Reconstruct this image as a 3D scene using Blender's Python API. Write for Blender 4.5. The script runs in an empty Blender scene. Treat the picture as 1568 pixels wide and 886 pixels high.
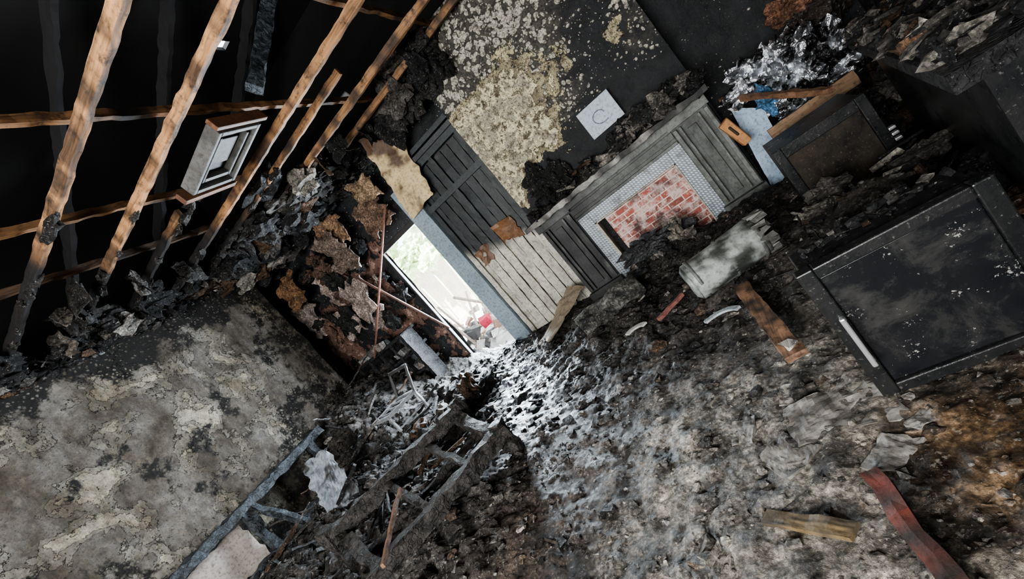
import bpy, math, random
from mathutils import Vector, Matrix, noise, Euler
random.seed(7)
R=random.random
def U(a,b): return a+(b-a)*R()
def ss(a,b,x):
    t=max(0,min(1,(x-a)/(b-a))); return t*t*(3-2*t)
def nz(x,y,z=0,o=4): return noise.fractal(Vector((x,y,z)),0.8,2.1,o)
def mixc(a,b,t): return tuple(a[i]*(1-t)+b[i]*t for i in range(3))
# ---------------------------------------------------------------- mesh builder
ICO={}
def ico(sub):
    if sub not in ICO:
        import bmesh
        bm=bmesh.new(); bmesh.ops.create_icosphere(bm,subdivisions=sub,radius=1)
        bm.verts.ensure_lookup_table()
        ICO[sub]=([v.co.copy() for v in bm.verts],[[v.index for v in f.verts] for f in bm.faces]); bm.free()
    return ICO[sub]
class MB:
    def __init__(s): s.v=[];s.f=[];s.m=[];s.c=[];s.sm=[]
    def add(s,vs,fs,col=(.5,.5,.5),mat=0,smooth=False):
        o=len(s.v); s.v+= [tuple(v) for v in vs]
        s.f+=[[i+o for i in f] for f in fs]; s.m+=[mat]*len(fs); s.sm+=[smooth]*len(fs)
        if callable(col): s.c+=[col(Vector(v)) for v in vs]
        else: s.c+=[col]*len(vs)
    def box(s,c,d,rot=(0,0,0),col=(.5,.5,.5),mat=0,jit=0,piv=None):
        M=Euler(rot).to_matrix(); c=Vector(c); vs=[]
        for z in(-1,1):
            for y in(-1,1):
                for x in(-1,1):
                    p=M@Vector((x*d[0]/2,y*d[1]/2,z*d[2]/2))+c
                    if jit: p+=Vector((U(-jit,jit),U(-jit,jit),U(-jit,jit)))
                    vs.append(p)
        s.add(vs,[(0,2,3,1),(4,5,7,6),(0,1,5,4),(2,6,7,3),(0,4,6,2),(1,3,7,5)],col,mat)
    def bb(s,x0,x1,y0,y1,z0,z1,**k):
        s.box(((x0+x1)/2,(y0+y1)/2,(z0+z1)/2),(x1-x0,y1-y0,z1-z0),**k)
    def beam(s,p0,p1,w,h,col=(.1,.1,.1),mat=0,jit=.006,seg=None,up=(0,0,1),taper=1):
        p0=Vector(p0);p1=Vector(p1);d=p1-p0;L=d.length;d.normalize()
        up=Vector(up)
        if abs(d.dot(up))>.97: up=Vector((0,1,0))
        sx=d.cross(up).normalized();sz=sx.cross(d).normalized()
        n=seg or max(2,int(L/.06)); ring=[(-.5,-.5),(0,-.5),(.5,-.5),(.5,0),(.5,.5),(0,.5),(-.5,.5),(-.5,0)]
        vs=[];fs=[]
        for i in range(n+1):
            t=i/n; k=1-(1-taper)*t
            for a,b in ring:
                p=p0+d*L*t+sx*a*w*k+sz*b*h*k
                q=p*9
                p=p+Vector((noise.noise(q),noise.noise(q+Vector((9,3,1))),noise.noise(q+Vector((2,8,5)))))*jit*2
                vs.append(p)
        for i in range(n):
            for j in range(8):
                fs.append((i*8+j,i*8+(j+1)%8,(i+1)*8+(j+1)%8,(i+1)*8+j))
        fs.append(tuple(range(7,-1,-1))); fs.append(tuple(n*8+j for j in range(8)))
        s.add(vs,fs,col,mat)
    def cyl(s,p0,p1,r0,r1=None,n=16,col=(.5,.5,.5),mat=0,cap=True,jit=0,seg=1,smooth=True):
        r1=r0 if r1 is None else r1
        p0=Vector(p0);p1=Vector(p1);d=(p1-p0);L=d.length;d.normalize()
        a=d.orthogonal().normalized();b=d.cross(a);vs=[];fs=[]
        for i in range(seg+1):
            t=i/seg;r=r0+(r1-r0)*t
            for j in range(n):
                an=2*math.pi*j/n
                k=r*(1+jit*noise.noise(Vector((math.cos(an)*1.5,math.sin(an)*1.5,t*4+p0.x*3))))
                vs.append(p0+d*L*t+(a*math.cos(an)+b*math.sin(an))*k)
        for i in range(seg):
            for j in range(n): fs.append((i*n+j,i*n+(j+1)%n,(i+1)*n+(j+1)%n,(i+1)*n+j))
        s.add(vs,fs,col,mat,smooth)
        if cap:
            o=len(s.v)-len(vs)
            s.f+=[[o+j for j in range(n-1,-1,-1)],[o+seg*n+j for j in range(n)]];s.m+=[mat]*2;s.sm+=[False]*2
    def lump(s,c,r,sub=3,amp=.35,fr=2.0,col=(.03,.03,.03),mat=0,smooth=False,flatz=None):
        V,F=ico(sub);c=Vector(c);o=Vector((U(0,50),U(0,50),U(0,50)))
        if not hasattr(r,'__len__'): r=(r,r,r)
        amp=min(amp,.62)
        vs=[]
        for v in V:
            k=1+amp*noise.fractal(v*fr+o,.9,2.1,4)*1.4
            p=Vector((v.x*r[0]*k,v.y*r[1]*k,v.z*r[2]*k))+c
            vs.append(p)
        s.add(vs,F,col,mat,smooth)
    def sheet(s,P,nu,nv,col=(.5,.5,.5),mat=0,amp=.02,fr=4,thick=0,smooth=True):
        P=[Vector(p) for p in P];n=(P[1]-P[0]).cross(P[3]-P[0]).normalized();o=Vector((U(0,50),U(0,50),0))
        vs=[];fs=[]
        for j in range(nv+1):
            for i in range(nu+1):
                u=i/nu;v=j/nv
                p=(P[0]*(1-u)+P[1]*u)*(1-v)+(P[3]*(1-u)+P[2]*u)*v
                p=p+n*amp*1.6*noise.fractal(p*fr+o,.8,2.1,4)
                if i in(0,nu) or j in (0,nv): p=p+(P[1]-P[0]).normalized()*noise.noise(p*13+o)*amp*1.6+(P[3]-P[0]).normalized()*noise.noise(p*11)*amp*1.6
                vs.append(p)
        for j in range(nv):
            for i in range(nu):
                a=j*(nu+1)+i;fs.append((a,a+1,a+nu+2,a+nu+1))
        if thick:
            k=len(vs);vs2=[v-n*thick for v in vs];f2=[tuple(reversed([i+k for i in f])) for f in fs]
            per=[i for i in range(nu)]+[j*(nu+1)+nu for j in range(nv)]+[nv*(nu+1)+i for i in range(nu,0,-1)]+[j*(nu+1) for j in range(nv,0,-1)]
            side=[(per[i],per[i]+k,per[(i+1)%len(per)]+k,per[(i+1)%len(per)]) for i in range(len(per))]
            s.add(vs+vs2,fs+f2+side,col,mat,False)
        else: s.add(vs,fs,col,mat,smooth)
    def build(s,name,mats,bevel=0):
        me=bpy.data.meshes.new(name);me.from_pydata(s.v,[],s.f)
        for m in mats: me.materials.append(m)
        me.polygons.foreach_set('material_index',s.m)
        me.polygons.foreach_set('use_smooth',s.sm)
        ca=me.color_attributes.new('Col','FLOAT_COLOR','POINT')
        flat=[]
        for c in s.c: flat+= [c[0],c[1],c[2],c[3] if len(c)>3 else 1]
        ca.data.foreach_set('color',flat)
        me.update();ob=bpy.data.objects.new(name,me);bpy.context.scene.collection.objects.link(ob)
        if bevel:
            b=ob.modifiers.new('Bevel','BEVEL');b.width=bevel;b.segments=2;b.limit_method='ANGLE'
        return ob
# ---------------------------------------------------------------- materials
class NT:
    def __init__(s,name):
        s.m=bpy.data.materials.new(name);s.m.use_nodes=True;s.t=s.m.node_tree
        s.b=s.t.nodes['Principled BSDF'];s.tc=s.n('ShaderNodeTexCoord');s.co=s.tc.outputs['Object']
    def n(s,ty,**k):
        x=s.t.nodes.new(ty)
        for a,b in k.items(): setattr(x,a,b)
        return x
    def l(s,a,b): s.t.links.new(a,b)
    def val(s,sock,v):
        if isinstance(v,(int,float)): sock.default_value=v
        elif isinstance(v,tuple): sock.default_value=(v[0],v[1],v[2],1) if len(sock.default_value)==4 else v
        else: s.l(v,sock)
    def mapv(s,sc=(1,1,1),rot=(0,0,0),loc=(0,0,0),src=None):
        x=s.n('ShaderNodeMapping');x.inputs['Scale'].default_value=sc;x.inputs['Rotation'].default_value=rot;x.inputs['Location'].default_value=loc
        s.l(src or s.co,x.inputs['Vector']);return x.outputs[0]
    def noise(s,sc,det=6,rough=.6,dist=0,src=None):
        x=s.n('ShaderNodeTexNoise');x.inputs['Scale'].default_value=sc;x.inputs['Detail'].default_value=det
        x.inputs['Roughness'].default_value=rough;x.inputs['Distortion'].default_value=dist
        s.l(src or s.co,x.inputs['Vector']);return x.outputs['Fac']
    def warp(s,sc,amt):
        x=s.n('ShaderNodeTexNoise');x.inputs['Scale'].default_value=sc;x.inputs['Detail'].default_value=3;s.l(s.co,x.inputs['Vector'])
        w=s.n('ShaderNodeVectorMath',operation='SCALE');s.l(x.outputs['Color'],w.inputs[0]);w.inputs['Scale'].default_value=amt
        y=s.n('ShaderNodeVectorMath',operation='ADD');s.l(s.co,y.inputs[0]);s.l(w.outputs[0],y.inputs[1]);return y.outputs[0]
    def vor(s,sc,feat='F1',src=None,rnd=1):
        x=s.n('ShaderNodeTexVoronoi',feature=feat);x.inputs['Scale'].default_value=sc;x.inputs['Randomness'].default_value=rnd
        s.l(src or s.co,x.inputs['Vector']);return x
    def ramp(s,f,pts,interp='LINEAR'):
        x=s.n('ShaderNodeValToRGB');e=x.color_ramp;e.interpolation=interp
        while len(e.elements)<len(pts): e.elements.new(.5)
        for i,(p,c) in enumerate(pts):
            e.elements[i].position=p
            e.elements[i].color=(c,c,c,1) if isinstance(c,(int,float)) else (c[0],c[1],c[2],1)
        s.l(f,x.inputs[0]);return x.outputs[0]
    def mix(s,f,a,b,mode='MIX'):
        x=s.n('ShaderNodeMix',data_type='RGBA',blend_type=mode)
        s.val(x.inputs[0],f);s.val(x.inputs[6],a);s.val(x.inputs[7],b);return x.outputs[2]
    def math(s,op,a,b=0,c=0,clamp=False):
        x=s.n('ShaderNodeMath',operation=op);x.use_clamp=clamp
        s.val(x.inputs[0],a);s.val(x.inputs[1],b);s.val(x.inputs[2],c);return x.outputs[0]
    def attr(s,al=False):
        x=s.n('ShaderNodeVertexColor');x.layer_name='Col';return (x.outputs[0],x.outputs[1]) if al else x.outputs[0]
    def sep(s,c):
        x=s.n('ShaderNodeSeparateColor');s.l(c,x.inputs[0]);return x.outputs
    def bump(s,h,st=.5,d=.02,prev=None):
        x=s.n('ShaderNodeBump');x.inputs['Strength'].default_value=st;x.inputs['Distance'].default_value=d
        s.l(h,x.inputs['Height'])
        if prev: s.l(prev,x.inputs['Normal'])
        return x.outputs[0]
    def out(s,col=None,rough=None,metal=None,normal=None,spec=None):
        for k,v in (('Base Color',col),('Roughness',rough),('Metallic',metal),('Normal',normal),('Specular IOR Level',spec)):
            if v is not None: s.val(s.b.inputs[k],v)
        return s.m
def m_debris(name='charred_debris',floor=False):
    t=NT(name);a,al=t.attr(True)
    n1=t.noise(6,8,.7);n2=t.noise(45,6,.75);n3=t.noise(22,4,.6,1.5)
    c=t.mix(1,a,t.ramp(n1,[(.32,.15),(.5,.75),(.7,2.0)]),'MULTIPLY')
    c=t.mix(1,c,t.ramp(n2,[(.35,.2),(.5,.85),(.68,2.3)]),'MULTIPLY')
    ash=t.ramp(t.math('MULTIPLY',n3,t.noise(90,3,.6)),[(.32,0),(.37,.7)])
    c=t.mix(ash,c,t.mix(.45,a,(.5,.47,.42)))
    b=t.bump(n2,.9,.02);b=t.bump(t.vor(28).outputs['Distance'],.5,.02,b)
    if floor:
        wet=t.math('SUBTRACT',1,al);r=t.mix(wet,t.ramp(n1,[(.38,.3),(.6,.85)]),t.ramp(n1,[(.4,.18),(.65,.45)]))
        b2=t.bump(n2,.35,.008);m=t.n('ShaderNodeMix',data_type='VECTOR');t.l(wet,m.inputs[0]);t.l(b,m.inputs[4]);t.l(b2,m.inputs[5])
        return t.out(c,r,0,m.outputs[1],.6)
    return t.out(c,t.ramp(n1,[(.38,.3),(.6,.85)]),0,b,.4)
def m_paint(name,rough=.6,soot=.6):
    t=NT(name);a=t.attr();n1=t.noise(3.5,8,.7);n2=t.noise(30,6,.7)
    c=t.mix(t.ramp(n1,[(.45,0),(.62,soot)]),a,(.015,.014,.013))
    c=t.mix(t.ramp(n2,[(.48,0),(.68,.75)]),c,t.mix(1,a,(.25,.22,.19),'MULTIPLY'))
    return t.out(c,rough,0,t.bump(n2,.35,.01))
def m_wood(name,ax=(1.5,22,22)):
    t=NT(name);a=t.attr();g=t.noise(1.6,8,.65,.6,t.mapv(ax));n=t.noise(10,7,.72)
    c=t.mix(1,a,t.ramp(g,[(.3,.35),(.5,1),(.7,1.5)]),'MULTIPLY')
    c=t.mix(t.ramp(n,[(.5,0),(.66,.9)]),c,(.018,.014,.012))
    return t.out(c,.65,0,t.bump(g,.5,.01))
def m_char(name,sc=30,col=(.010,.010,.011),hi=(.06,.06,.064),rough=.4,ash=.6):
    t=NT(name);v=t.vor(sc,'DISTANCE_TO_EDGE',t.warp(8,.12)).outputs['Distance'];n=t.noise(14,8,.75)
    c=t.mix(t.ramp(n,[(.45,0),(.75,1)]),col,hi)
    c=t.mix(t.ramp(t.noise(70,4,.7),[(.62,0),(.7,ash)]),c,(.3,.29,.27))
    b=t.bump(t.ramp(v,[(0,0),(.12,1)]),.8,.012);b=t.bump(n,.8,.03,b)
    return t.out(c,t.ramp(n,[(.4,rough*.7),(.65,.8)]),0,b)
def m_plain(name,col,rough=.5,metal=0,dirt=.5,dsc=6,dcol=(.02,.018,.016),bs=.2,speck=1):
    t=NT(name);n=t.noise(dsc,8,.7);n2=t.noise(60,4,.7)
    c=t.mix(t.ramp(n,[(.4,0),(.68,dirt)]),col,dcol)
    c=t.mix(t.ramp(n2,[(.6,0),(.68,dirt*.6*speck)]),c,(.35,.33,.3))
    return t.out(c,t.math('ADD',t.math('MULTIPLY',n,.3),rough-.15),metal,t.bump(n2,bs,.008))
DEB=m_debris();DEBW=m_debris('wet_ash_floor',True);PAINT=m_paint('sooted_paint');CLEAN=m_paint('dusty_paint',.6,.2)
WOOD=m_wood('joist_wood');WOODY=m_wood('batten_wood',(22,1.5,22));CHAR=m_char('alligator_char')
CHARB=m_char('blue_grey_char',22,(.02,.024,.028),(.16,.19,.22),.5)
BLACK=m_plain('black_enamel',(.010,.011,.012),.3,0,.4,7,(.04,.038,.036))
STEEL=m_plain('brushed_steel',(.75,.76,.78),.35,.8,.3)
VOID=m_plain('soot_black',(.003,.003,.003),.9,0,.1,speck=0)
def m_plaster():
    t=NT('burnt_plaster');a=t.attr();S=t.sep(a)
    n=t.noise(2.1,8,.6,.25);f=t.noise(6,9,.72);g=t.noise(55,6,.75);big=t.noise(1.1,6,.65);m=t.noise(17,7,.72);st=t.noise(3.2,7,.7,.4,t.mapv((1,1,.45),(.5,0,0)))
    h=t.math('ADD',n,t.math('MULTIPLY',f,.12))
    def lay(th,w): return t.ramp(h,[(th,0),(th+.006,1)]),t.ramp(t.math('ABSOLUTE',t.math('SUBTRACT',h,th)),[(0,1),(w,0)])
    l1,e1=lay(.575,.007);l2,e2=lay(.64,.007)
    c=t.mix(t.ramp(big,[(.38,0),(.62,1)]),(.13,.112,.088),(.27,.255,.235))
    c=t.mix(t.math('MULTIPLY',l1,.75),c,(.36,.34,.29));c=t.mix(t.math('MULTIPLY',l2,.9),c,(.56,.52,.42))
    c=t.mix(t.ramp(st,[(.42,0),(.62,.9)]),c,t.mix(1,c,(.38,.34,.29),'MULTIPLY'))
    c=t.mix(t.ramp(f,[(.46,0),(.64,.75)]),c,t.mix(1,c,(.42,.39,.35),'MULTIPLY'))
    c=t.mix(t.ramp(m,[(.40,.65),(.52,0)]),c,t.mix(1,c,(1.6,1.55,1.45),'MULTIPLY'))
    brk=t.ramp(t.noise(5,5,.6),[(.44,0),(.54,1)])
    for e,k in((e1,.95),(e2,.85)):
        c=t.mix(t.math('MULTIPLY',t.math('MULTIPLY',e,k),brk),c,(.03,.026,.022))
    bl=t.vor(24,'F1',t.warp(9,.07));sp=t.ramp(bl.outputs['Distance'],[(.22,1),(.36,0)])
    so=t.ramp(t.math('ADD',S[2],t.math('MULTIPLY',t.math('SUBTRACT',f,.5),1.9)),[(.36,0),(.58,1)])
    so=t.math('MULTIPLY',so,t.math('SUBTRACT',1,t.math('MULTIPLY',sp,.85)))
    c=t.mix(so,c,(.015,.014,.013));c=t.mix(t.ramp(g,[(.54,0),(.65,.85)]),c,(.045,.038,.032))
    b=t.bump(l1,.9,.03);b=t.bump(l2,.9,.02,b);b=t.bump(f,1,.08,b);b=t.bump(m,.7,.03,b);b=t.bump(g,.5,.012,b)
    return t.out(c,.85,0,b)
def m_backwall():
    t=NT('sooted_blistered_wall');a=t.attr();S=t.sep(a)
    f=t.noise(6,9,.68,.3);g=t.noise(40,6,.75);n=t.noise(1.7,6,.6)
    off=t.math('MULTIPLY',t.math('SUBTRACT',f,.5),1.8)
    h=t.math('ADD',S[0],off)
    ex=t.ramp(h,[(.47,0),(.49,1)])
    exe=t.ramp(t.math('ABSOLUTE',t.math('SUBTRACT',h,.70)),[(0,1),(.04,0)])
    ex2=t.ramp(h,[(.70,0),(.71,1)]);ex3=t.ramp(h,[(.9,0),(.91,1)])
    w=t.warp(7,.09)
    v=t.vor(17,'F1',w);v2=t.vor(8,'F1',w);v3=t.vor(34,'F1',w)
    th=t.math('MULTIPLY',S[1],t.math('ADD',-.14,t.math('MULTIPLY',n,1.2)))
    def bb(v,k,cut):
        r=t.ramp(t.math('SUBTRACT',t.math('MULTIPLY',th,k),v.outputs['Distance']),[(0,0),(.05,1)])
        return t.math('MULTIPLY',r,t.ramp(t.sep(v.outputs['Color'])[0],[(cut,0),(cut+.03,1)]))
    bub=t.math('MAXIMUM',t.math('MAXIMUM',bb(v,1.05,.15),bb(v2,.85,.45)),bb(v3,.9,.5))
    soot=t.mix(t.ramp(g,[(.45,0),(.7,1)]),(.005,.006,.007),(.02,.022,.025))
    soot=t.mix(t.ramp(f,[(.5,0),(.7,.8)]),soot,(.028,.033,.04))
    crust=t.mix(t.ramp(g,[(.4,0),(.6,1)]),(.12,.11,.09),(.02,.018,.016))
    soot=t.mix(t.ramp(t.math('ADD',S[1],t.math('MULTIPLY',t.math('SUBTRACT',f,.5),1.2)),[(.72,0),(.95,.8)]),soot,crust)
    cream=t.mix(t.ramp(f,[(.42,0),(.62,1)]),(.26,.22,.15),(.64,.57,.36))
    cream=t.mix(ex2,cream,(.76,.70,.47));cream=t.mix(ex3,cream,(.42,.39,.30))
    cream=t.mix(t.math('MULTIPLY',exe,.95),cream,(.04,.032,.024))
    cream=t.mix(t.ramp(t.noise(14,7,.75),[(.49,0),(.6,.9)]),cream,(.09,.07,.045))
    cream=t.mix(t.ramp(g,[(.52,0),(.64,.9)]),cream,(.05,.04,.03))
    pk=t.mix(S[2],cream,t.mix(ex2,(.14,.08,.06),(.32,.21,.17)))
    bc=t.mix(t.ramp(g,[(.43,0),(.58,1)]),(.66,.62,.52),(.14,.13,.11))
    c=t.mix(t.math('MULTIPLY',bub,.95),soot,bc);c=t.mix(ex,c,pk)
    b=t.bump(ex,.8,.03);b=t.bump(ex2,.8,.02,b);b=t.bump(bub,.8,.02,b);b=t.bump(f,.7,.05,b);b=t.bump(g,.5,.012,b)
    return t.out(c,t.mix(ex,t.ramp(f,[(.4,.35),(.6,.65)]),(.9,.9,.9)),0,b)
PLAST=m_plaster();BACK=m_backwall()
def m_brick():
    t=NT('red_brick');m=t.mapv((1,1,1),(math.radians(90),0,0))
    b=t.n('ShaderNodeTexBrick');t.l(m,b.inputs['Vector']);b.inputs['Scale'].default_value=1
    b.inputs['Brick Width'].default_value=.17;b.inputs['Row Height'].default_value=.07;b.inputs['Mortar Size'].default_value=.006
    b.inputs['Color1'].default_value=(.40,.10,.08,1);b.inputs['Color2'].default_value=(.20,.06,.045,1);b.inputs['Mortar'].default_value=(.6,.55,.5,1)
    n=t.noise(9,8,.72);c=t.mix(t.ramp(n,[(.44,0),(.58,.85)]),b.outputs[0],(.62,.50,.46))
    c=t.mix(t.ramp(t.noise(5,6,.7),[(.48,0),(.64,.9)]),c,(.03,.018,.018))
    return t.out(c,.75,0,t.bump(b.outputs['Fac'],-.5,.01))
BRICK=m_brick()
def m_tile():
    t=NT('patterned_border_tile');m=t.mapv((1,1,1),(0,math.radians(45),0))
    v=t.n('ShaderNodeTexChecker');v.inputs['Scale'].default_value=45;t.l(m,v.inputs[0])
    w=t.n('ShaderNodeTexWave');w.inputs['Scale'].default_value=14;t.l(m,w.inputs[0]);w.bands_direction='X'
    c=t.mix(v.outputs['Fac'],(.48,.54,.58),(.20,.23,.26));c=t.mix(t.ramp(w.outputs['Fac'],[(.1,.8),(.25,0)]),c,(.09,.10,.12))
    c=t.mix(t.ramp(t.noise(6,7,.7),[(.5,0),(.66,.75)]),c,(.04,.04,.04))
    return t.out(c,.4,0,t.bump(v.outputs['Fac'],.2,.005))
TILE=m_tile()
# ---------------------------------------------------------------- room shell
def gridwall(name,org,ux,uy,lu,lv,step,mat,cf,amp=.03,nrm=None,keep=None):
    mb=MB();nu=int(lu/step);nv=int(lv/step);org=Vector(org);ux=Vector(ux);uy=Vector(uy);n=ux.cross(uy)
    vs=[];cs=[];fs=[]
    for j in range(nv+1):
        for i in range(nu+1):
            u=lu*i/nu;v=lv*j/nv;p=org+ux*u+uy*v
            q=p+n*amp*nz(p.x*1.7,p.y*1.7,p.z*1.7,5);vs.append(q);cs.append(cf(p))
    for j in range(nv):
        for i in range(nu):
            c=org+ux*(lu*(i+.5)/nu)+uy*(lv*(j+.5)/nv)
            if keep and not keep(c): continue
            a=j*(nu+1)+i;fs.append((a,a+1,a+nu+2,a+nu+1))
    mb.add(vs,fs,(0,0,0),0,True);mb.c=cs
    return mb.build(name,[mat])
def cl(p):
    top=ss(2.7,3.45,p.z+.3*nz(p.y*2,p.z*2));far=ss(3.5,4.9,p.y+.3*nz(p.y*3,p.z*3))*.62
    low=ss(1.2,.5,p.z)*.55
    bl=.55*ss(.0,.4,nz(p.y*1.3,p.z*1.3,4))
    d=math.hypot(p.y-3.95,p.z-3.1);bl=max(bl,.75*ss(.32,.1,d))
    return (0,0,min(1,max(top,far,low,bl)))
def keepL(c): return c.z<3.42+.18*nz(c.y*2.5,1,3)
gridwall('wall_left',(-6.1,-3,0),(0,1,0),(0,0,1),7.75,3.6,.05,PLAST,cl,.05,keep=keepL)
def cb(p):
    x,z=p.x,p.z
    ex=ss(-2.2,-2.05,x)*ss(-.75,-1.3,x+(z-2)*-.25)*ss(1.3,1.6,z)*ss(3.2,2.5,z)
    ex*=1-.95*ss(.5,.2,math.hypot(x+1.5,(z-1.45)*1.0))
    ex=max(ex*.92, .60*ss(.4,.1,math.hypot(x+.75,z-2.35)),.56*ss(.3,.05,math.hypot(x+.1,z-2.2)))
    g=ss(-2.1,-2,x)*ss(.4,-.9,x+(2.4-z)*.55)*ss(1.6,2.0,z)
    g=max(g,.8*ss(.6,.2,math.hypot(x-.1,z-2.15)))
    g*=1-.9*ss(1.9,1.5,z)
    return (ex,g,0)
gridwall('chimney_breast',(-2.05,5.15,0),(1,0,0),(0,0,1),2.25,3.7,.05,BACK,cb,-.03)
mb=MB();mb.bb(-2.05,.2,5.2,5.36,0,3.55,col=(.03,.03,.03));mb.build('chimney_stack',[CHAR])
def cb2(p):
    x,z=p.x,p.z
    e=.8*ss(-3.7,-4.6,x)*ss(3.3,2.3,z+.5*nz(x*2,z*2))*(.65+.5*nz(x*1.5,z*1.5,8))
    return (e,.3,1 if x<-3.3 else 0)
def keepB(c):
    if -4.3<c.x<-3.4 and c.z<2.28: return False
    return True
gridwall('wall_back',(-6.8,5.45,0),(1,0,0),(0,0,1),8.5,3.7,.05,BACK,cb2,-.04,keep=keepB)
mb=MB();mb.bb(-6.8,-6.1,4.68,4.75,0,3.5);mb.bb(-6.9,-6.8,4.7,5.5,0,3.6);mb.build('wall_return',[PLAST])
mb=MB();mb.bb(1.6,1.7,-3,5.5,0,3.7,col=(.03,.03,.03));mb.build('wall_right',[CHAR])
mb=MB();mb.bb(-6.2,-4.2,-3.1,-3,0,3.7);mb.bb(.6,1.7,-3.1,-3,0,3.7);mb.bb(-4.2,.6,-3.1,-3,0,.8);mb.bb(-4.2,.6,-3.1,-3,2.9,3.7)
mb.build('wall_front',[PLAST])
mb=MB()
for x in(-4.2,-2.6,-1,.6): mb.bb(x-.03,x+.03,-3.08,-3.0,.8,2.9,col=(.5,.5,.48))
mb.bb(-4.2,.6,-3.08,-3,.8,.86,col=(.5,.5,.48));mb.bb(-4.2,.6,-3.08,-3,2.84,2.9,col=(.5,.5,.48));mb.build('window_1',[PAINT])
mb=MB();z=5.3;hx0,hx1,hy0,hy1=-3.62,-3.48,4.66,4.86
mb.bb(-7,hx0,-3.2,5.8,z,z+.05);mb.bb(hx1,1.8,-3.2,5.8,z,z+.05);mb.bb(hx0,hx1,-3.2,hy0,z,z+.05);mb.bb(hx0,hx1,hy1,5.8,z,z+.05)
mb.bb(-7,-6.95,-3.2,5.8,3.3,z);mb.bb(1.75,1.8,-3.2,5.8,3.6,z);mb.bb(-7,1.8,5.75,5.8,3.55,z);mb.bb(-7,1.8,-3.2,-3.15,3.6,z)
mb.bb(-7,1.8,5.45,5.8,3.6,3.7);mb.bb(-7,-6.1,-3.2,4.75,3.35,3.4);mb.bb(1.6,1.8,-3.2,5.8,3.6,3.7);mb.bb(-7,1.8,-3.2,-3,3.6,3.7)
mb.build('ceiling',[VOID])
# ---------------------------------------------------------------- floor terrain
def WL(x,y): return math.exp(-(((x+2.6+ (y-3.4)*.6)/.75)**2+((y-3.6)/1.4)**2))
def H(x,y):
    h=0
    h+=.75*ss(-4.4,-6,x)*ss(2.9,4.2,y)
    h+=.32*ss(-3.0,-5.4,x)
    h+=.28*math.exp(-((x+2.9)**2/.9+(y-2.0)**2/1.0))
    h+=.26*math.exp(-((x+.95)**2/.20+(y-4.7)**2/.10))
    h+=.16*math.exp(-((x-.05)**2/.25+(y-4.2)**2/.5))
    h+=.10*math.exp(-((x+1.5)**2/.5+(y-3.9)**2/.3))
    h+=.35*math.exp(-((x-.5)**2/.25+(y-2.9)**2/.25))
    rough=.40+.65*ss(-1.6,-3,x)+.4*ss(2.4,3.4,y)
    rough*=1-.55*WL(x,y)
    n=nz(x*2.3,y*2.3,1,5);r=abs(nz(x*5,y*5,5,6));r2=nz(x*20,y*20,7,4)
    return h+ .06*rough*n+.085*rough*r+.014*rough*r2
def FC(x,y):
    n=nz(x*1.7,y*1.7,9,5);n2=nz(x*5,y*5,3,4)
    c=(.054,.047,.041)
    l=math.exp(-(((x+.5)/.95)**4+((y-1.55)/.9)**4))
    c=mixc(c,(.32,.29,.25),min(1,l*(1+.8*n)) if l>.02 else 0)
    l=math.exp(-(((x+1.75)/.4)**2+((y-1.8)/.9)**2));c=mixc(c,(.06,.038,.023),min(1,l))
    wl=WL(x,y);c=mixc(c,(.08,.083,.09),min(1,wl))  # grey-blue tint paints the doorway's sheen into the wet floor colour
    l=math.exp(-(((x-.25)/.45)**4+((y-1.42)/.4)**4));c=mixc(c,(.09,.055,.028),min(1,l));
    l2=ss(3.2,3.8,y)*ss(-2.2,-1.5,x)*.6;c=mixc(c,(.025,.023,.021),l2)
    k=max(.2,1+1.3*n2)
    return (c[0]*k,c[1]*k,c[2]*k,1-min(1,wl+.7*l))
mb=MB();st=.018;x0,x1,y0,y1=-6.8,1.6,.6,5.5;nx=int((x1-x0)/st);ny=int((y1-y0)/st);vs=[];fs=[];cs=[]
for j in range(ny+1):
    for i in range(nx+1):
        x=x0+(x1-x0)*i/nx;y=y0+(y1-y0)*j/ny;vs.append((x,y,H(x,y)));cs.append(FC(x,y))
for j in range(ny):
    for i in range(nx):
        a=j*(nx+1)+i;fs.append((a,a+1,a+nx+2,a+nx+1))
mb.add(vs,fs,(0,0,0),0,True);mb.c=cs
mb.add([(-6.8,-3.1,0),(1.7,-3.1,0),(1.7,.62,0),(-6.8,.62,0)],[(0,1,2,3)],(.1,.09,.08))
mb.build('floor',[DEBW])
# ---------------------------------------------------------------- scattered rubble
PAL=[(.012,.012,.013)]*6+[(.03,.029,.028)]*4+[(.09,.083,.075)]*2+[(.26,.24,.21)]*1+[(.09,.052,.03)]*1
def scatter(name,n,samp,smin,smax,pal,hf=H,mat=DEB,zoff=0,follow=0):
    mb=MB()
    for _ in range(n):
        p=samp()
        if p is None: continue
        x,y=p[0],p[1];s=smin*(smax/smin)**(R()**2.2);z=(p[2] if len(p)>2 else hf(x,y))+s*.05+zoff
        c=random.choice(pal);k=U(.6,1.5);c=(c[0]*k,c[1]*k,c[2]*k);t=R()
        if follow: k=U(.3,2);c=mixc(c,tuple(q*k for q in FC(x,y)),follow)
        if t<.3: mb.box((x,y,z),(s*U(.5,1.4),s*U(.4,1),s*U(.1,.4)),(U(-.4,.4),U(-.4,.4),U(0,6.3)),col=c,jit=s*.22)
        elif t<.42:
            a=U(0,6.3);mb.box((x,y,z),(s*2.4,s*.18,s*.12),(U(-.4,.4),U(-.3,.3),a),col=c,jit=s*.06)
        else: mb.lump((x,y,z),(s*.6,s*.5,s*.28),1 if s<.04 else 2,.6,1.7,col=c)
    return mb.build(name,[mat])
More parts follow.
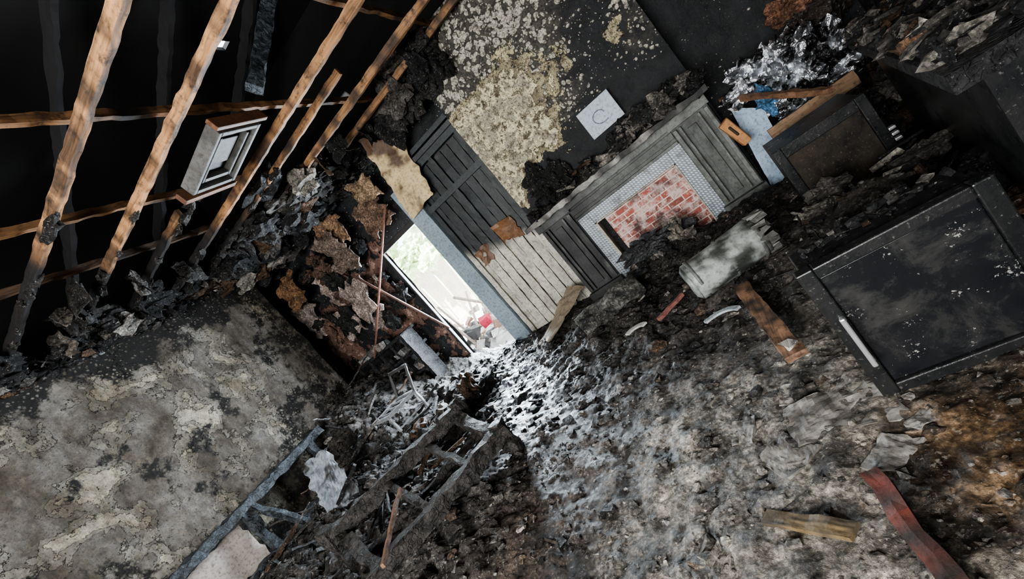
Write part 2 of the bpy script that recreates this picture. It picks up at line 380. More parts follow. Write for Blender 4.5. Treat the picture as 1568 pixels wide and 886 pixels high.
def s_all():
    x=U(-6,1.5);y=U(.9,5.1)
    dens=.3+.7*ss(-1.8,-3,x)+.6*ss(2.6,3.4,y)
    if -1.7<x<.1 and y<2.6: dens=.12
    dens*=1-.85*WL(x,y)
    if R()>dens: return None
    return (x,y)
scatter('rubble_debris',11000,s_all,.014,.11,PAL,follow=.35)
def s_near():
    x=U(-2.6,.6);y=U(1.0,2.8)
    return (x,y) if nz(x*3,y*3,2)>-.05 else None
scatter('plaster_rubble',6000,s_near,.005,.026,[(.3,.28,.25),(.05,.045,.04),(.36,.34,.31),(.08,.06,.045)],follow=.6)
scatter('ash_fragments',2400,lambda:(U(-5.8,1.2),U(1.2,5.0)),.01,.055,[(.45,.43,.40),(.3,.29,.28),(.2,.15,.11),(.5,.45,.4),(.1,.1,.1)],follow=.35)
def s_top():
    if R()<.5: return (U(-6.2,-5.8),U(1,4.9),U(3.3,3.55))
    x=U(-6.2,-1.9);return (x,U(5.22,5.4) if x>-3.5 else U(4.7,5.4),U(3.2,3.7))
scatter('ceiling_edge_char',1300,s_top,.03,.16,PAL)
# ---------------------------------------------------------------- joists
WO=(.44,.235,.11)
def jcol(xc,seed,dark=1):
    def f(p):
        t=ss(xc+.3,xc-.4,p.x+.45*nz(p.x*3,p.y*9,seed,3));b=.8*ss(-.05,.35,nz(p.x*4,p.y*20,seed+3,3))
        return mixc(tuple(c*dark for c in WO),(.012,.011,.011),max(t,b))
    return f
for (yy,xa,xb,xc,d,s) in [(1.87,.6,-6.05,-3.8,1,1),(2.45,1.5,-6.05,-4.1,1,.95),(3.0,-3.9,-6.0,-3.95,.7,.9),(3.52,1.5,-5.9,-4.2,.8,.95),(3.92,-2.1,-5.2,-3.9,.6,.8),(4.4,1.5,-5.6,-3.7,.65,.9),(4.92,1.5,-5.2,-3.0,.5,.85)]:
    mb=MB();mb.beam((xa,yy,3.55),(xb,yy+.02,3.5),.042*s,.088*s,col=jcol(xc,yy*5,d),jit=.005)
    mb.build('ceiling_joist',[WOOD])
for (xx,ya,yb,dk) in [(-1.5,-1,5.3,.5),(-2.63,-1,5.2,.5),(-3.72,-1,3.9,.4),(-4.6,-1,4.4,.12)]:
    mb=MB();mb.beam((xx,ya,3.64),(xx+U(-.05,.05),yb,3.64),.04,.06,col=lambda p,dk=dk:mixc(tuple(c*dk for c in WO),(.02,.018,.016),ss(.0,.5,nz(p.x*2,p.y*2,3))),jit=.006)
    mb.build('ceiling_batten',[WOODY])
mb=MB();mb.beam((-2.42,3.2,3.65),(-2.12,4.1,4.6),.09,.12,jit=.012);mb.build('charred_rafter',[m_char('ashy_char',26,(.03,.04,.05),(.3,.36,.42),.5)])
mb=MB()
for i in range(7):
    y=-1+i*.95;mb.beam((-6.9,y,3.6),(-2.7,y,5.2),.05,.12,jit=.01)
mb.build('roof_rafters',[m_plain('sooted_rafter',(.010,.010,.011),.9,0,.2,speck=0)])
mb=MB()
for i in range(90):
    y=random.choice([1.87,2.45,3.0,3.52,3.92,4.4,4.92])+U(-.02,.02);x=U(-6,-3.4)
    mb.lump((x,y,3.48+U(-.02,.02)),(U(.03,.1),U(.015,.04),U(.02,.05)),2,.6,1.8,col=(.03,.028,.026))
for i in range(70):
    x=U(-6.1,-3.6);y=U(4.0,5.2);mb.lump((x,y,U(3.25,3.6)),(U(.08,.26),U(.1,.22),U(.06,.16)),3,.6,1.9,col=random.choice(PAL))
for i in range(60):
    x=U(-6.2,-5.6);y=U(1.2,4.7);mb.lump((x,y,U(3.38,3.6)),(U(.06,.2),U(.08,.22),U(.04,.1)),3,.6,1.9,col=random.choice(PAL))
for i in range(60):
    if R()<.55: x,y=U(-6.1,-4.6),U(2.2,5.0)
    else: x,y=U(-5.6,-2.6),U(4.3,5.2)
    a=U(0,6.3);w=U(.1,.28);L=U(.12,.38);d=Vector((math.cos(a),math.sin(a),0))*w/2;e=Vector((U(-.1,.1),U(-.1,.1),-L));p=Vector((x,y,3.56))
    mb.sheet([p-d+e,p+d+e*U(.5,1),p+d,p-d],7,8,col=random.choice([(.012,)*3,(.02,.018,.016),(.03,)*3,(.10,.06,.035),(.15,.13,.11)]),amp=.05,fr=4,thick=.01)
for i in range(22):
    x=U(-2.75,-1.6);y=U(4.9,5.2);mb.lump((x,y,U(3.2,3.65)),(U(.08,.2),U(.08,.18),U(.08,.18)),3,.6,1.8,col=random.choice(PAL+[(.26,.14,.08)]*2))
mb.build('collapsed_ceiling_remains',[DEB])
mb=MB()
M=Matrix.Translation((-2.95,2.97,3.42))@Euler((.15,-.12,.05)).to_matrix().to_4x4()
def bx(x0,x1,y0,y1,z0,z1,col,mat=0):
    k=len(mb.v);mb.bb(x0,x1,y0,y1,z0,z1,col=col,mat=mat)
    for i in range(k,len(mb.v)): mb.v[i]=tuple(M@Vector(mb.v[i]))
for a in[(-.33,.33,-.25,-.21),(-.33,.33,.21,.25),(-.33,-.29,-.21,.21),(.29,.33,-.21,.21)]: bx(*a,-.02,.1,(.13,.13,.125))
bx(-.29,.29,-.21,.21,.06,.08,(.03,.03,.03))
bx(-.24,.24,-.17,-.14,.0,.06,(.12,.12,.11));bx(-.24,.24,.14,.17,.0,.06,(.12,.12,.11));bx(-.24,-.2,-.14,.14,.0,.06,(.12,.12,.11));bx(-.1,.18,-.12,.12,.04,.06,(.08,.08,.075))
bx(.36,.40,-.3,.3,-.02,.08,(.18,.08,.04));bx(-.42,-.37,-.3,.3,-.02,.08,(.18,.08,.04))
mb.build('ceiling_light_panel',[PAINT],.008)
# ---------------------------------------------------------------- doorway, closet
mb=MB();fc=(.26,.33,.38)
mb.bb(-3.42,-3.16,5.2,5.40,0,2.75,col=fc);mb.bb(-4.33,-4.29,5.34,5.40,0,2.36,col=(.02,.02,.02));mb.bb(-4.33,-3.42,5.34,5.40,2.28,2.36,col=(.02,.02,.02))
mb.build('door_1',[CLEAN],.01)
mb=MB();cx0,cx1=-3.15,-2.07
def ccol(p):
    n=.3*nz(p.x*3,p.z*3,2,4)
    t=ss(1.05,1.4,p.z+n+(p.x+2.6)*.25)
    return mixc((.60,.58,.50),(.026,.031,.034),t)
def cpanel(x0,x1,y,z0,z1,th=.02,**k):
    nx=max(1,int((x1-x0)/.06));nzz=max(1,int((z1-z0)/.06))
    mb.sheet([(x0,y,z0),(x1,y,z0),(x1,y,z1),(x0,y,z1)],nx,nzz,col=ccol,amp=.006,fr=3,thick=-th*1.0,mat=k.get('mat',0))
mb.bb(cx0,cx1,5.36,5.39,0,2.85,col=(.02,.02,.02))
nb=8
for i in range(nb):
    a=cx0+(cx1-cx0)*i/nb;b=cx0+(cx1-cx0)*(i+1)/nb
    cpanel(a+.006,b-.006,5.33+U(-.01,.01),.04,2.7)
for a,b in[(cx0,cx0+.07),(cx1-.08,cx1),(-2.66,-2.60)]: cpanel(a,b,5.28,.05,2.75)
for a,b in[(2.2,2.28),(2.72,2.8),(2.9,2.96)]: mb.bb(cx0,cx1,5.25,5.34,a,b,col=(.04,.048,.052))
mb.bb(cx0,cx1,5.2,5.3,2.8,2.86,col=(.05,.055,.06))
mb.sheet([(-2.62,5.27,1.25),(-2.3,5.27,1.2),(-2.28,5.26,1.5),(-2.6,5.26,1.56)],6,6,col=(.20,.095,.04),amp=.03,thick=.01)
mb.sheet([(-3.05,5.27,1.2),(-2.85,5.27,1.22),(-2.83,5.26,1.45),(-3.04,5.26,1.42)],6,6,col=(.18,.09,.045),amp=.03,thick=.01)
mb.build('built_in_closet',[m_paint('closet_paint',.5,.4)])
mb=MB();mb.sheet([(-3.34,5.12,2.3),(-2.86,5.15,2.36),(-2.74,5.17,3.1),(-3.14,5.08,3.5)],14,26,col=lambda p:mixc((.64,.50,.28),(.10,.055,.03),ss(.1,.55,nz(p.x*3,p.z*3,7)+.7*ss(2.95,2.75,p.x)*ss(2.6,3.2,p.z))),amp=.025,fr=2.5,thick=.015)
mb.build('peeled_board',[CLEAN])
# ---------------------------------------------------------------- fireplace
mb=MB();G=(.115,.125,.117);Yf=5.0
def fcol(p): return mixc(G,(.018,.018,.02),min(1,max(0,ss(-.9,-1.6,p.x+.2*nz(p.x*4,p.z*4))*.9+.6*nz(p.x*3,p.z*3,6))))
def fb(x0,x1,y0,y1,z0,z1,c=None): mb.sheet([(x0,y0,z0),(x1,y0,z0),(x1,y0,z1),(x0,y0,z1)],max(1,int((x1-x0)/.08)),max(1,int((z1-z0)/.08)),col=c or fcol,amp=.0015,thick=(y1-y0))
lite=lambda p:mixc((.18,.19,.18),fcol(p),min(1,max(0,.2+.8*nz(p.x*5,p.z*5,2)+.8*ss(-.9,-1.6,p.x))))
for x0,x1 in[(-1.99,-1.56),(-.23,.17)]:
    fb(x0,x1,Yf,5.14,0,1.2)
    w=x1-x0
    for k,kw in((.03,.1),(.19,.06),(.70,.06),(.87,.1)): fb(x0+w*k,x0+w*(k+kw),Yf-.045,Yf,.16,1.08,lite)
    fb(x0+w*.36,x0+w*.58,Yf-.025,Yf,.2,1.02)
    fb(x0-.02,x1+.02,Yf-.07,Yf,0,.14);fb(x0-.02,x1+.02,Yf-.07,Yf,1.1,1.2,lite)
fb(-1.56,-.23,Yf,5.14,.95,1.2);fb(-1.56,-.23,Yf-.045,Yf,.955,.985,lite);fb(-1.56,-.23,Yf-.03,Yf,1.02,1.09);fb(-1.56,-.23,Yf-.07,Yf,1.12,1.2,lite)
mb.sheet([(-2.06,4.80,1.2),(.25,4.80,1.2),(.25,4.80,1.26),(-2.06,4.80,1.26)],40,1,col=lambda p:mixc((.36,.35,.32),(.02,.02,.02),ss(-.2,.25,nz(p.x*4,1,1)+ss(-.6,-.2,p.x)*.4)),amp=.015,thick=.33)
B=.14;X0,X1,ZT=-1.56,-.23,.95
for a in[(X0,X0+B,0,ZT),(X1-B,X1,0,ZT),(X0+B,X1-B,ZT-B,ZT)]: mb.bb(a[0],a[1],Yf+.01,5.14,a[2],a[3],col=G,mat=2)
for a in[(X0+B,X0+B+.03,0,ZT-B),(X1-B-.02,X1-B,0,ZT-B),(X0+B,X1-B,ZT-B-.02,ZT-B)]: mb.bb(a[0],a[1],Yf-.0,5.14,a[2],a[3],col=(.45,.42,.36))
mb.bb(X0+B,X0+B+.16,5.12,5.14,0,ZT-B,col=(.02,.02,.02),mat=3)
mb.bb(X0+B+.12,X1-B,5.05,5.14,0,ZT-B,col=G,mat=1)
mb.build('fireplace',[PAINT,BRICK,TILE,CHAR],.004)
mb=MB()
for i in range(34):
    x=U(-2.0,.2);mb.lump((x,U(4.85,5.08),1.28+U(0,.04)),(U(.04,.11),U(.04,.09),U(.03,.08)),3,.6,1.8,col=random.choice(PAL))
for i in range(26):
    x=U(-.7,.2);mb.lump((x,U(4.85,5.05),1.33+U(0,.14)),(U(.05,.12),U(.05,.1),U(.04,.1)),3,.6,1.8,col=random.choice([(.012,)*3,(.03,)*3,(.2,.18,.16)]))
for i in range(70):
    mb.box((U(-1.9,.2),U(4.84,5.05),1.29+U(0,.14)),(U(.05,.2),U(.01,.04),U(.01,.03)),(U(-.6,.6),U(-.6,.6),U(0,3)),col=random.choice(PAL),jit=.015)
for i in range(11): mb.lump((U(-1.75,-1.3),5.1,U(1.32,1.66)),(U(.06,.16),.05,U(.06,.16)),3,.6,1.8,col=(.012,.012,.012))
mb.build('mantel_debris',[DEB])
mb=MB();mb.bb(-.87,-.47,5.07,5.11,1.53,1.85,col=(.34,.41,.48))
for i in range(22):
    t=i/21;an=t*5.2;r=.05+.06*t;p=Vector((-.67+r*math.cos(an),5.065,1.69+r*.8*math.sin(an)))
    if i: mb.cyl(q,p,.007,col=(.22,.27,.31),n=6)
    q=p
mb.build('wall_plaque',[m_paint('ceramic_plaque',.4,.05)],.004)
mb=MB()
for i in range(26):
    x=U(-1.3,-.65);mb.lump((x,U(4.5,4.8),H(x,4.7)+U(-.15,.04)),(U(.05,.14),U(.05,.12),U(.04,.1)),3,.6,1.8,col=random.choice([(.015,)*3,(.02,)*3,(.1,.1,.11),(.2,.18,.16)]))
mb.lump((-1.02,4.55,.36),(.24,.12,.09),4,.6,2.2,col=(.05,.052,.056));mb.lump((-.72,4.6,.28),(.09,.08,.16),3,.6,1.8,col=(.2,.18,.15))
mb.build('hearth_rubble',[DEB])
mb=MB();tc=lambda p:mixc((.36,.385,.37),(.05,.055,.05),ss(-.05,.4,nz(p.x*6,p.y*6,p.z*6)))
mb.cyl((-.64,3.29,.25),(-.1,3.42,.26),.15,.15,36,col=tc,seg=14,jit=.05)
for xx in(-.60,-.36,-.14): mb.cyl((xx-.012,3.30+(xx+.62)*.24,.25),(xx+.012,3.306+(xx+.62)*.24,.25),.157,.157,36,col=(.16,.17,.165))
mb.cyl((-.67,3.283,.25),(-.64,3.29,.25),.11,.15,36,col=tc);mb.cyl((-.71,3.274,.25),(-.67,3.283,.25),.025,.025,12,col=(.06,.05,.04))
for i in range(18):
    a=i*.35;mb.box((-.06,3.43+.14*math.cos(a),.26+.14*math.sin(a)),(.09+U(0,.04),.03,.03),(a,0,.2),col=(.16,.16,.15),jit=.014)
mb.build('scorched_water_cylinder',[m_paint('scorched_metal',.42,.45)])
mb=MB();mb.cyl((-1.82,3.78,.2),(-1.2,4.1,.22),.13,.12,24,col=lambda p:mixc((.15,.15,.135),(.03,.03,.03),ss(0,.4,nz(p.x*9,p.y*9,p.z*9))),seg=14,jit=.45)
mb.cyl((-1.9,3.74,.2),(-1.8,3.79,.2),.05,.07,12,col=(.02,)*3);mb.build('burnt_rolled_rug',[DEB])
mb=MB();mb.sheet([(-2.85,4.5,.05),(-2.62,4.42,.05),(-2.0,4.95,.28),(-2.2,5.1,.36)],6,12,col=(.28,.23,.165),amp=.02,thick=.018);mb.build('broken_board',[CLEAN])
# ---------------------------------------------------------------- right side
mb=MB()
mb.bb(-.02,.55,1.84,2.02,.04,.62,mat=0)
for a in[(-.04,.02,.0,.63),(.51,.57,.0,.63),(.02,.51,.0,.05),(.02,.51,.58,.63)]: mb.bb(a[0],a[1],1.785,1.84,a[2],a[3],mat=0)
mb.bb(.02,.51,1.80,1.84,.05,.58,mat=1)
for zz in(.2,.4): mb.bb(-.005,.015,1.755,1.79,zz-.008,zz+.008,mat=2)
mb.bb(-.008,.012,1.74,1.758,.18,.42,mat=2)
for x in(.02,.48): mb.bb(x,x+.04,1.88,1.92,0,.05,mat=0)
def m_dusty():
    t=NT('dusty_black_glass');n=t.noise(5,9,.75,.5);n2=t.noise(70,3,.75);s=t.noise(9,6,.7)
    c=t.mix(t.ramp(n,[(.48,0),(.75,.8)]),(.010,.011,.013),(.06,.058,.053))
    c=t.mix(t.ramp(t.math('MULTIPLY',n2,s),[(.35,0),(.39,.8)]),c,(.36,.35,.33))
    return t.out(c,t.ramp(n,[(.4,.10),(.7,.45)]),0,t.bump(n,.12,.01))
BG=m_dusty()
mb.build('black_fridge',[BLACK,BG,STEEL],.006)
mb=MB();mb.bb(.27,.83,3.58,4.05,.03,.64,mat=0)
for a in[(.25,.31,.02,.66),(.77,.83,.02,.66),(.31,.77,.02,.09),(.31,.77,.58,.66)]: mb.bb(a[0],a[1],3.53,3.58,a[2],a[3],mat=0)
mb.bb(.31,.77,3.55,3.57,.09,.58,mat=1);mb.bb(.58,.76,3.51,3.53,.055,.085,mat=2)
for z in(.28,.32,.36): mb.bb(.83,.87,3.53,3.57,z,z+.02,mat=2)
GG=m_plain('sooty_oven_glass_reflection_tint',(.055,.047,.036),.12,0,.98,3.5,(.012,.012,.014),.1,.5)  # brown base colour paints a reflection into the glass, under dark mottling
mb.build('oven',[BLACK,GG,STEEL],.005)
mb=MB();P=[(.62,1.87),(.98,3.9),(1.56,3.9),(1.56,1.87)]
def prism(P,z0,z1,mat,col):
    n=len(P);vs=[(x,y,z0) for x,y in P]+[(x,y,z1) for x,y in P]
    mb.add(vs,[tuple(range(n-1,-1,-1)),tuple(range(n,2*n))]+[(i,(i+1)%n,(i+1)%n+n,i+n) for i in range(n)],col,mat)
prism([(.70,1.9),(1.05,3.86),(1.55,3.86),(1.55,1.9)],0,.88,1,(.02,.02,.02));prism(P,.88,.95,0,(.05,.05,.05))
for i in range(260):
    y=U(1.9,3.85);x=U(.66+(y-1.9)*.18,1.48);mb.box((x,y,.96+U(0,.04)),(U(.02,.1),U(.02,.06),U(.005,.03)),(U(-.4,.4),U(-.4,.4),U(0,3)),col=random.choice(PAL+[(.3,.28,.25),(.4,.37,.32)]),mat=2,jit=.015)
for i in range(220):
    y=U(1.9,3.85);x=U(.66+(y-1.9)*.18,1.46);mb.lump((x,y,.97),(U(.02,.1),U(.02,.08),U(.02,.06)),2,.6,1.8,col=random.choice(PAL+[(.15,.12,.1)]),mat=2)
mb.build('kitchen_worktop_unit',[CHAR,BLACK,DEB])
mb=MB();mb.sheet([(.20,5.1,.0),(.40,5.1,.0),(.53,5.1,.70),(.31,5.1,.92)],6,16,col=(.40,.52,.66),amp=.008,thick=.02);mb.build('pale_blue_panel',[CLEAN])
mb=MB();mb.box((.22,4.9,.72),(.1,.05,.3),(.0,-.25,0),col=(.48,.23,.09),jit=.012);mb.box((.21,4.865,.74),(.025,.03,.12),(0,-.25,0),col=(.03,.02,.01));mb.build('scorched_wood_block',[CLEAN],.01)
mb=MB();mb.beam((.3,5.3,1.0),(.8,3.95,.70),.04,.045,col=(.20,.11,.065),jit=.008);mb.build('charred_timber',[WOODY])
mb=MB();mb.beam((.4,4.6,.55),(1.1,4.6,.55),.03,.12,col=(.24,.155,.09),jit=.004);mb.build('scorched_shelf_board',[WOOD])
FO=NT('crinkled_foil');v=FO.vor(9,'F1',FO.warp(5,.15));n=FO.noise(9,6,.6);b=FO.bump(v.outputs['Distance'],1,.1);b=FO.bump(n,1,.05,b)
FOIL=FO.out(FO.mix(FO.ramp(FO.noise(5,4,.6),[(.47,0),(.55,.95)]),(.85,.88,.92),(.03,.03,.03)),.2,.9,b)
mb=MB()
for c,r in[((.85,4.95,.85),(.26,.18,.28)),((.62,5.05,1.0),(.22,.14,.17)),((1.1,4.95,.8),(.2,.18,.26)),((.9,4.85,.62),(.22,.14,.14))]: mb.lump(c,r,4,.6,2.4,smooth=False)
mb.build('crumpled_foil_insulation',[FOIL])
mb=MB();mb.lump((.56,4.88,.78),(.07,.06,.14),3,.7,2.5,col=(.10,.24,.42),smooth=False);mb.lump((1.22,5.1,1.15),(.2,.15,.2),3,.6,1.8,col=(.04,.03,.025));mb.lump((1.12,5.1,1.3),(.2,.1,.1),3,.6,1.8,col=(.2,.10,.06));mb.build('melted_plastic_bag',[DEB])
mb=MB()
for i in range(60): mb.lump((U(.65,1.35),U(4.15,5.1),U(.05,.45)),(U(.06,.16),U(.06,.16),U(.05,.14)),3,.6,1.8,col=random.choice(PAL))
for i in range(46): mb.lump((U(.2,.85),U(2.3,3.3),U(.05,.35)),(U(.04,.12),U(.04,.12),U(.03,.08)),3,.6,1.8,col=random.choice(PAL+[(.15,.09,.05)]))
for i in range(40): mb.box((U(.0,.8),U(2.2,3.3),U(.25,.4)),(U(.05,.25),U(.01,.04),U(.01,.03)),(U(-.4,.4),U(-.4,.4),U(0,3)),col=random.choice(PAL+[(.3,.28,.25)]),jit=.01)
for i in range(30): mb.box((U(.0,.53),U(1.88,2.0),.63+U(0,.015)),(U(.01,.06),U(.01,.05),U(.005,.02)),(U(-.3,.3),U(-.3,.3),U(0,3)),col=random.choice(PAL),jit=.006)
mb.build('burnt_appliance_debris',[DEB])
# ---------------------------------------------------------------- floor items
mb=MB();z=.11;mb.beam((-.36,3.08,z+.02),(-.24,2.12,z),.10,.035,col=lambda p:mixc((.24,.135,.08),(.03,.025,.02),ss(.0,.35,nz(p.x*6,p.y*6))),jit=.006);mb.box((-.24,2.2,z+.03),(.06,.07,.015),(0,0,.4),col=(.5,.47,.42),jit=.012);mb.build('scorched_floor_plank',[WOODY])
mb=MB();mb.beam((-.2,1.42,.05),(-.12,.85,.04),.060,.03,col=lambda p:mixc((.18,.05,.035),(.04,.03,.026),ss(-.25,.25,nz(p.x*14,p.y*14))),jit=.009);mb.build('red_painted_batten',[PAINT])
mb=MB();mb.sheet([(-.60,1.37,.012),(-.57,1.42,.012),(-.30,1.27,.012),(-.34,1.22,.012)],24,8,col=lambda p:mixc((.20,.14,.07),(.09,.07,.045),ss(-.25,.3,nz(p.x*12,p.y*12))),amp=.008,thick=.02,fr=8);mb.build('yellowed_insulation_strip',[PAINT])
mb=MB()
for cx,cy,w,h in[(-.2,1.80,.44,.34),(-.45,1.66,.2,.2),(-.6,1.9,.16,.12),(-.12,1.52,.16,.14),(-.35,2.0,.16,.12),(.02,1.62,.1,.08)]:
    a=U(0,1.5);ux=Vector((math.cos(a),math.sin(a),U(-.04,.04)))*w/2;uy=Vector((-math.sin(a),math.cos(a),U(-.04,.04)))*h/2;c=Vector((cx,cy,H(cx,cy)+.014))
    mb.sheet([c-ux-uy*U(.5,1),c+ux*U(.7,1)-uy,c+ux+uy*U(.5,1),c-ux*U(.5,1)+uy],20,20,col=lambda p:mixc((.31,.295,.27),(.13,.118,.105),ss(-.25,.35,nz(p.x*9,p.y*9))),amp=.014,thick=.02,fr=7)
mb.build('fallen_plaster_slabs',[CLEAN])
def arc(mb,c,r,a0,a1,w,col):
    n=12
    for i in range(n):
        p=[Vector((c[0]+r*math.cos(a0+(a1-a0)*k/n),c[1]+r*math.sin(a0+(a1-a0)*k/n),c[2])) for k in(i,i+1)]
        mb.beam(p[0],p[1],w,.015,col=col,jit=.001,seg=1)
mb=MB();arc(mb,(-1.2,3.2,.16),.10,.6,2.6,.045,(.45,.45,.42));mb.build('broken_plate_rim',[CLEAN])
mb=MB();arc(mb,(-.55,2.72,.13),.16,.6,2.2,.035,(.42,.47,.5));mb.build('curved_trim_piece',[CLEAN])
mb=MB();mb.beam((-1.0,3.22,.15),(-.78,3.4,.17),.03,.025,col=(.26,.11,.09));mb.build('pink_batten',[CLEAN])
# ---------------------------------------------------------------- burnt sofa frame
mb=MB()
mb.beam((-2.15,2.4,.34),(-2.85,1.40,.34),.1,.12,jit=.018);mb.beam((-2.8,2.85,.5),(-3.7,1.8,.5),.1,.12,jit=.018)
mb.beam((-2.2,2.35,.28),(-2.85,2.8,.45),.09,.1,jit=.015);mb.beam((-2.85,1.45,.33),(-3.65,1.85,.45),.08,.1,jit=.015)
mb.beam((-2.5,2.6,.34),(-3.2,1.6,.34),.05,.05,jit=.012);mb.beam((-2.2,2.4,.0),(-2.2,2.4,.42),.09,.09,jit=.015);mb.beam((-2.8,2.85,.0),(-2.8,2.85,.6),.09,.09,jit=.015)
mb.beam((-3.7,1.8,.0),(-3.7,1.8,.6),.09,.09,jit=.015)
for k in(.3,.6): mb.beam((-2.15-.7*k,2.4-1.0*k,.36),(-2.8-.9*k,2.85-1.05*k,.48),.05,.05,jit=.015)
mb.build('burnt_sofa_frame',[m_char('grey_char',26,(.018,.017,.016),(.12,.105,.095),.45)])
mb=MB();mb.beam((-2.6,1.35,.45),(-2.95,2.0,.5),.020,.028,col=(.20,.10,.055));mb.build('splintered_lath',[WOODY])
mb=MB()
mb.beam((-5.75,.8,.93),(-5.75,3.65,.99),.14,.10,jit=.02);mb.beam((-5.95,.8,.93),(-5.95,3.6,.99),.1,.06,jit=.015)
for y in(1.3,2.35,3.4): mb.beam((-5.72,y,0),(-5.74,y,.95),.09,.09,jit=.015)
mb.beam((-5.7,2.45,.9),(-5.3,2.6,.25),.07,.07,jit=.015);mb.beam((-5.72,.8,.35),(-5.72,3.4,.38),.08,.08,jit=.015)
mb.sheet([(-5.85,1.4,.35),(-5.85,2.3,.35),(-5.85,2.3,.88),(-5.85,1.4,.88)],12,8,col=(.42,.38,.35),amp=.03,mat=1)
mb.build('burnt_sideboard',[CHARB,CLEAN])
mb=MB();mb.sheet([(-4.85,2.45,.1),(-4.6,2.75,.1),(-4.85,3.0,.9),(-5.05,2.75,.85)],16,28,col=lambda p:mixc((.30,.34,.38),(.04,.04,.04),ss(-.1,.3,nz(p.x*5,p.y*5,p.z*5))),amp=.05,fr=4,thick=.01);mb.build('melted_plastic_sheet',[CLEAN])
mb=MB()
for i in range(46): mb.lump((U(-5.6,-3.4),U(2.6,4.6),H(-4.6,3.8)+U(-.15,.1)),(U(.06,.2),U(.06,.2),U(.05,.15)),3,.6,1.8,col=random.choice(PAL))
for i in range(70):
    x=U(-5.7,-3.2);y=U(1.2,4.6);mb.beam((x,y,H(x,y)+.05),(x+U(-.5,.5),y+U(-.5,.5),H(x,y)+U(.05,.3)),U(.015,.045),U(.015,.04),jit=.01,col=random.choice(PAL+[(.2,.2,.2)]))
mb.build('charred_furniture_heap',[DEB])
mb=MB();w=(.26,.27,.28)
def rod(a,b,r=.014,c=w): mb.beam(a,b,r*2,r*2,col=c,jit=.005)
Q=[(-5.0,3.75),(-4.5,3.6),(-4.35,4.05),(-4.85,4.2)]
for x,y in Q: rod((x,y,.25),(x,y,.6))
for i in range(4): rod((*Q[i],.6),(*Q[(i+1)%4],.6),.02);rod((*Q[i],.4),(*Q[(i+1)%4],.4),.01)
for k in(.25,.5,.75): rod((-5+.15*k,3.75+.45*k,.6),(-4.5+.15*k,3.6+.45*k,.6),.01)
rod((-4.35,4.05,.6),(-4.2,4.1,.95),.014,(.06,)*3);rod((-4.85,4.2,.6),(-4.75,4.3,.95),.014,(.06,)*3);rod((-4.2,4.1,.93),(-4.75,4.3,.93),.02,(.06,)*3)
mb.build('burnt_dining_chair',[PAINT])
mb=MB();X0,X1=-5.85,-4.72
for x in[X0+(X1-X0)*k/4 for k in range(5)]: mb.beam((x,5.05,0),(x,5.05,1.2),.05,.3,jit=.008,up=(0,1,0))
for z in(.3,.6,.9,1.2): mb.bb(X0,X1,4.92,5.3,z-.02,z+.02,mat=0)
for i in range(24): mb.box((U(X0,X1-.1),U(4.9,5.1),random.choice((.38,.68,.98,1.27))),(U(.06,.18),.1,U(.05,.14)),(U(-.3,.3),U(-.4,.4),0),col=random.choice([(.3,.3,.29),(.3,.26,.23),(.03,)*3]),mat=1,jit=.015)
mb.build('burnt_shelf_unit',[CHAR,DEB])
mb=MB();mb.cyl((-3.5,5.1,2.7),(-5.35,4.85,1.2),.016,col=(.26,.13,.09),n=8);mb.cyl((-4.7,5.0,2.35),(-4.0,5.0,.85),.018,col=(.16,.09,.07),n=8);mb.build('fallen_curtain_poles',[CLEAN])
mb=MB()
for (x,z,w,h,c) in [(-5.9,2.8,.5,.5,(.22,.12,.06)),(-5.3,2.4,.6,.7,(.36,.28,.24)),(-4.9,2.0,.5,.6,(.42,.34,.30)),(-5.6,1.9,.5,.5,(.38,.31,.28)),(-4.6,2.7,.4,.6,(.2,.15,.12)),(-4.5,2.95,.5,.4,(.32,.2,.12)),(-3.8,2.75,.5,.5,(.2,.13,.09)),(-3.6,3.0,.4,.3,(.34,.24,.15)),(-5.1,1.6,.4,.3,(.4,.33,.30)),(-6.2,2.3,.4,.6,(.34,.28,.25))]:
    y=U(4.95,5.3);a=U(-.3,.3)
    mb.sheet([(x-w/2,y,z-h/2+a*.2),(x+w/2,y-.05,z-h/2-a*.2),(x+w/2-.05,y+.05,z+h/2),(x-w/2,y,z+h/2+a*.3)],14,14,col=c,amp=.07,fr=3.5,thick=.015)
for i in range(26): mb.lump((U(-6.2,-4.4),U(5.1,5.3),U(1.4,3.1)),(U(.06,.2),.08,U(.06,.2)),3,.6,1.8,col=random.choice([(.012,)*3,(.02,)*3,(.12,.07,.05)]))
mb.build('torn_plasterboard',[DEB])
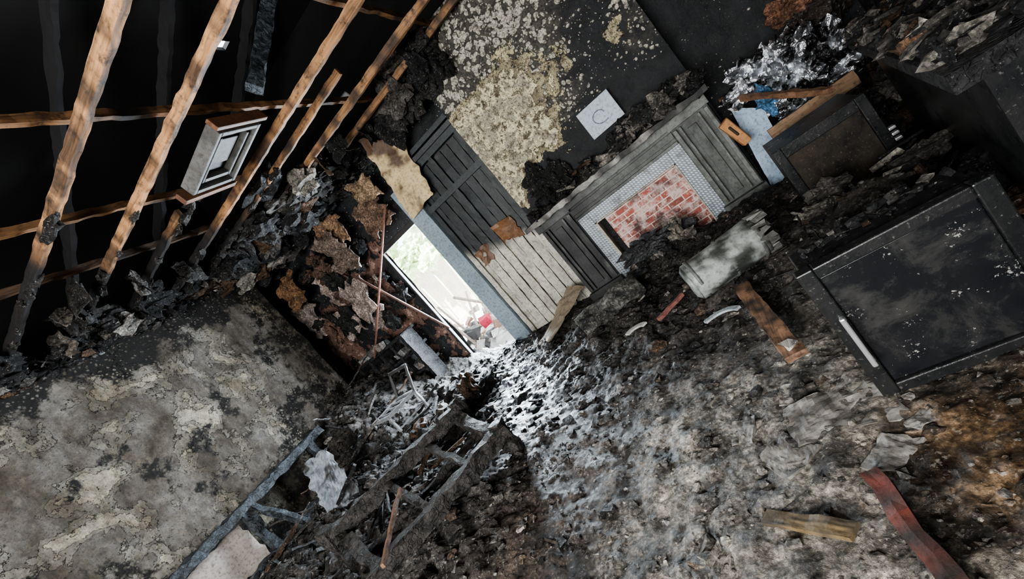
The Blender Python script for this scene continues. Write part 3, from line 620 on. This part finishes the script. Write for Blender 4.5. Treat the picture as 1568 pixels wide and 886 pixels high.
# ---------------------------------------------------------------- outside
mb=MB();mb.bb(-16,4,5.65,20,-.25,-.02,col=(.78,.76,.73));mb.build('patio_ground',[CLEAN])
mb=MB();mb.bb(-14,-2,12,12.2,-.1,2.2,col=(.84,.72,.66));mb.build('garden_wall',[CLEAN])
mb=MB()
for i in range(130): mb.lump((U(-12,-4),U(10.5,11.2),U(2.0,4.4)),(U(.2,.45),.25,U(.15,.35)),3,1.1,2.6,col=(.2,.4,.1))
for i in range(14): x=-11.7+i*.56;mb.cyl((x,10.9,-.03),(x+U(-.2,.2),10.9,2.3),.04,.03,8,col=(.3,.2,.1))
mb.build('garden_hedge',[m_plain('leaves',(.55,.70,.38),.7,0,.75,9,(.92,.96,.86))])  # pale leaf tones paint the overexposed daylight into the foliage
mb=MB()
for i in range(120): mb.box((U(-6.8,-3.6),U(5.9,8.5),U(0,.4)),(U(.06,.3),U(.06,.2),U(.03,.14)),(U(-.6,.6),U(-.6,.6),U(0,3)),col=random.choice([(.6,.55,.5),(.45,.28,.22),(.7,.68,.65),(.12,.12,.12)]),jit=.04)
for i in range(8):
    x=U(-6.5,-4.5);mb.cyl((x,U(6,8),0),(x+U(-.5,.5),U(6,8),U(.8,1.5)),.025,n=8,col=(.6,.5,.42))
mb.box((-4.35,6.3,.4),(.2,.16,.14),(.2,.1,.4),col=(.6,.03,.08),jit=.03);mb.build('salvaged_belongings_heap',[CLEAN])
# ---------------------------------------------------------------- lights / world
w=bpy.data.worlds.new('sky');bpy.context.scene.world=w;w.use_nodes=True
bgn=w.node_tree.nodes['Background'];bgn.inputs[0].default_value=(.85,.93,1,1);bgn.inputs[1].default_value=6
def area(name,loc,rot,sx,sy,p,col):
    l=bpy.data.lights.new(name,'AREA');l.shape='RECTANGLE';l.size=sx;l.size_y=sy;l.energy=p;l.color=col
    o=bpy.data.objects.new(name,l);o.location=loc;o.rotation_euler=rot;bpy.context.scene.collection.objects.link(o)
area('window_daylight',(-1.8,-2.9,1.9),(math.radians(90),0,0),4.4,1.9,560,(1,.97,.93))
area('doorway_daylight',(-3.85,5.7,1.2),(math.radians(90),0,math.radians(180)),.8,2.1,620,(.8,.9,1))
s=bpy.data.lights.new('sun','SUN');s.energy=28;s.angle=.02;so=bpy.data.objects.new('sun',s);so.rotation_euler=(math.radians(40),math.radians(-15),0);bpy.context.scene.collection.objects.link(so)
bpy.context.scene.view_settings.look='AgX - Medium High Contrast'
# ---------------------------------------------------------------- camera
cam=bpy.data.cameras.new('camera');co=bpy.data.objects.new('camera',cam);bpy.context.scene.collection.objects.link(co)
r0=Vector((.703,.300,-.6446)).normalized();r2=Vector((.486,-.8646,.1276)).normalized();r1=r2.cross(r0).normalized();r0=r1.cross(r2)
Mx=Matrix(((r0.x,r1.x,r2.x,0),(r0.y,r1.y,r2.y,0),(r0.z,r1.z,r2.z,1.5),(0,0,0,1)))
co.matrix_world=Mx;cam.sensor_width=36;cam.lens=36*680/1568;cam.clip_start=.05
bpy.context.scene.camera=co
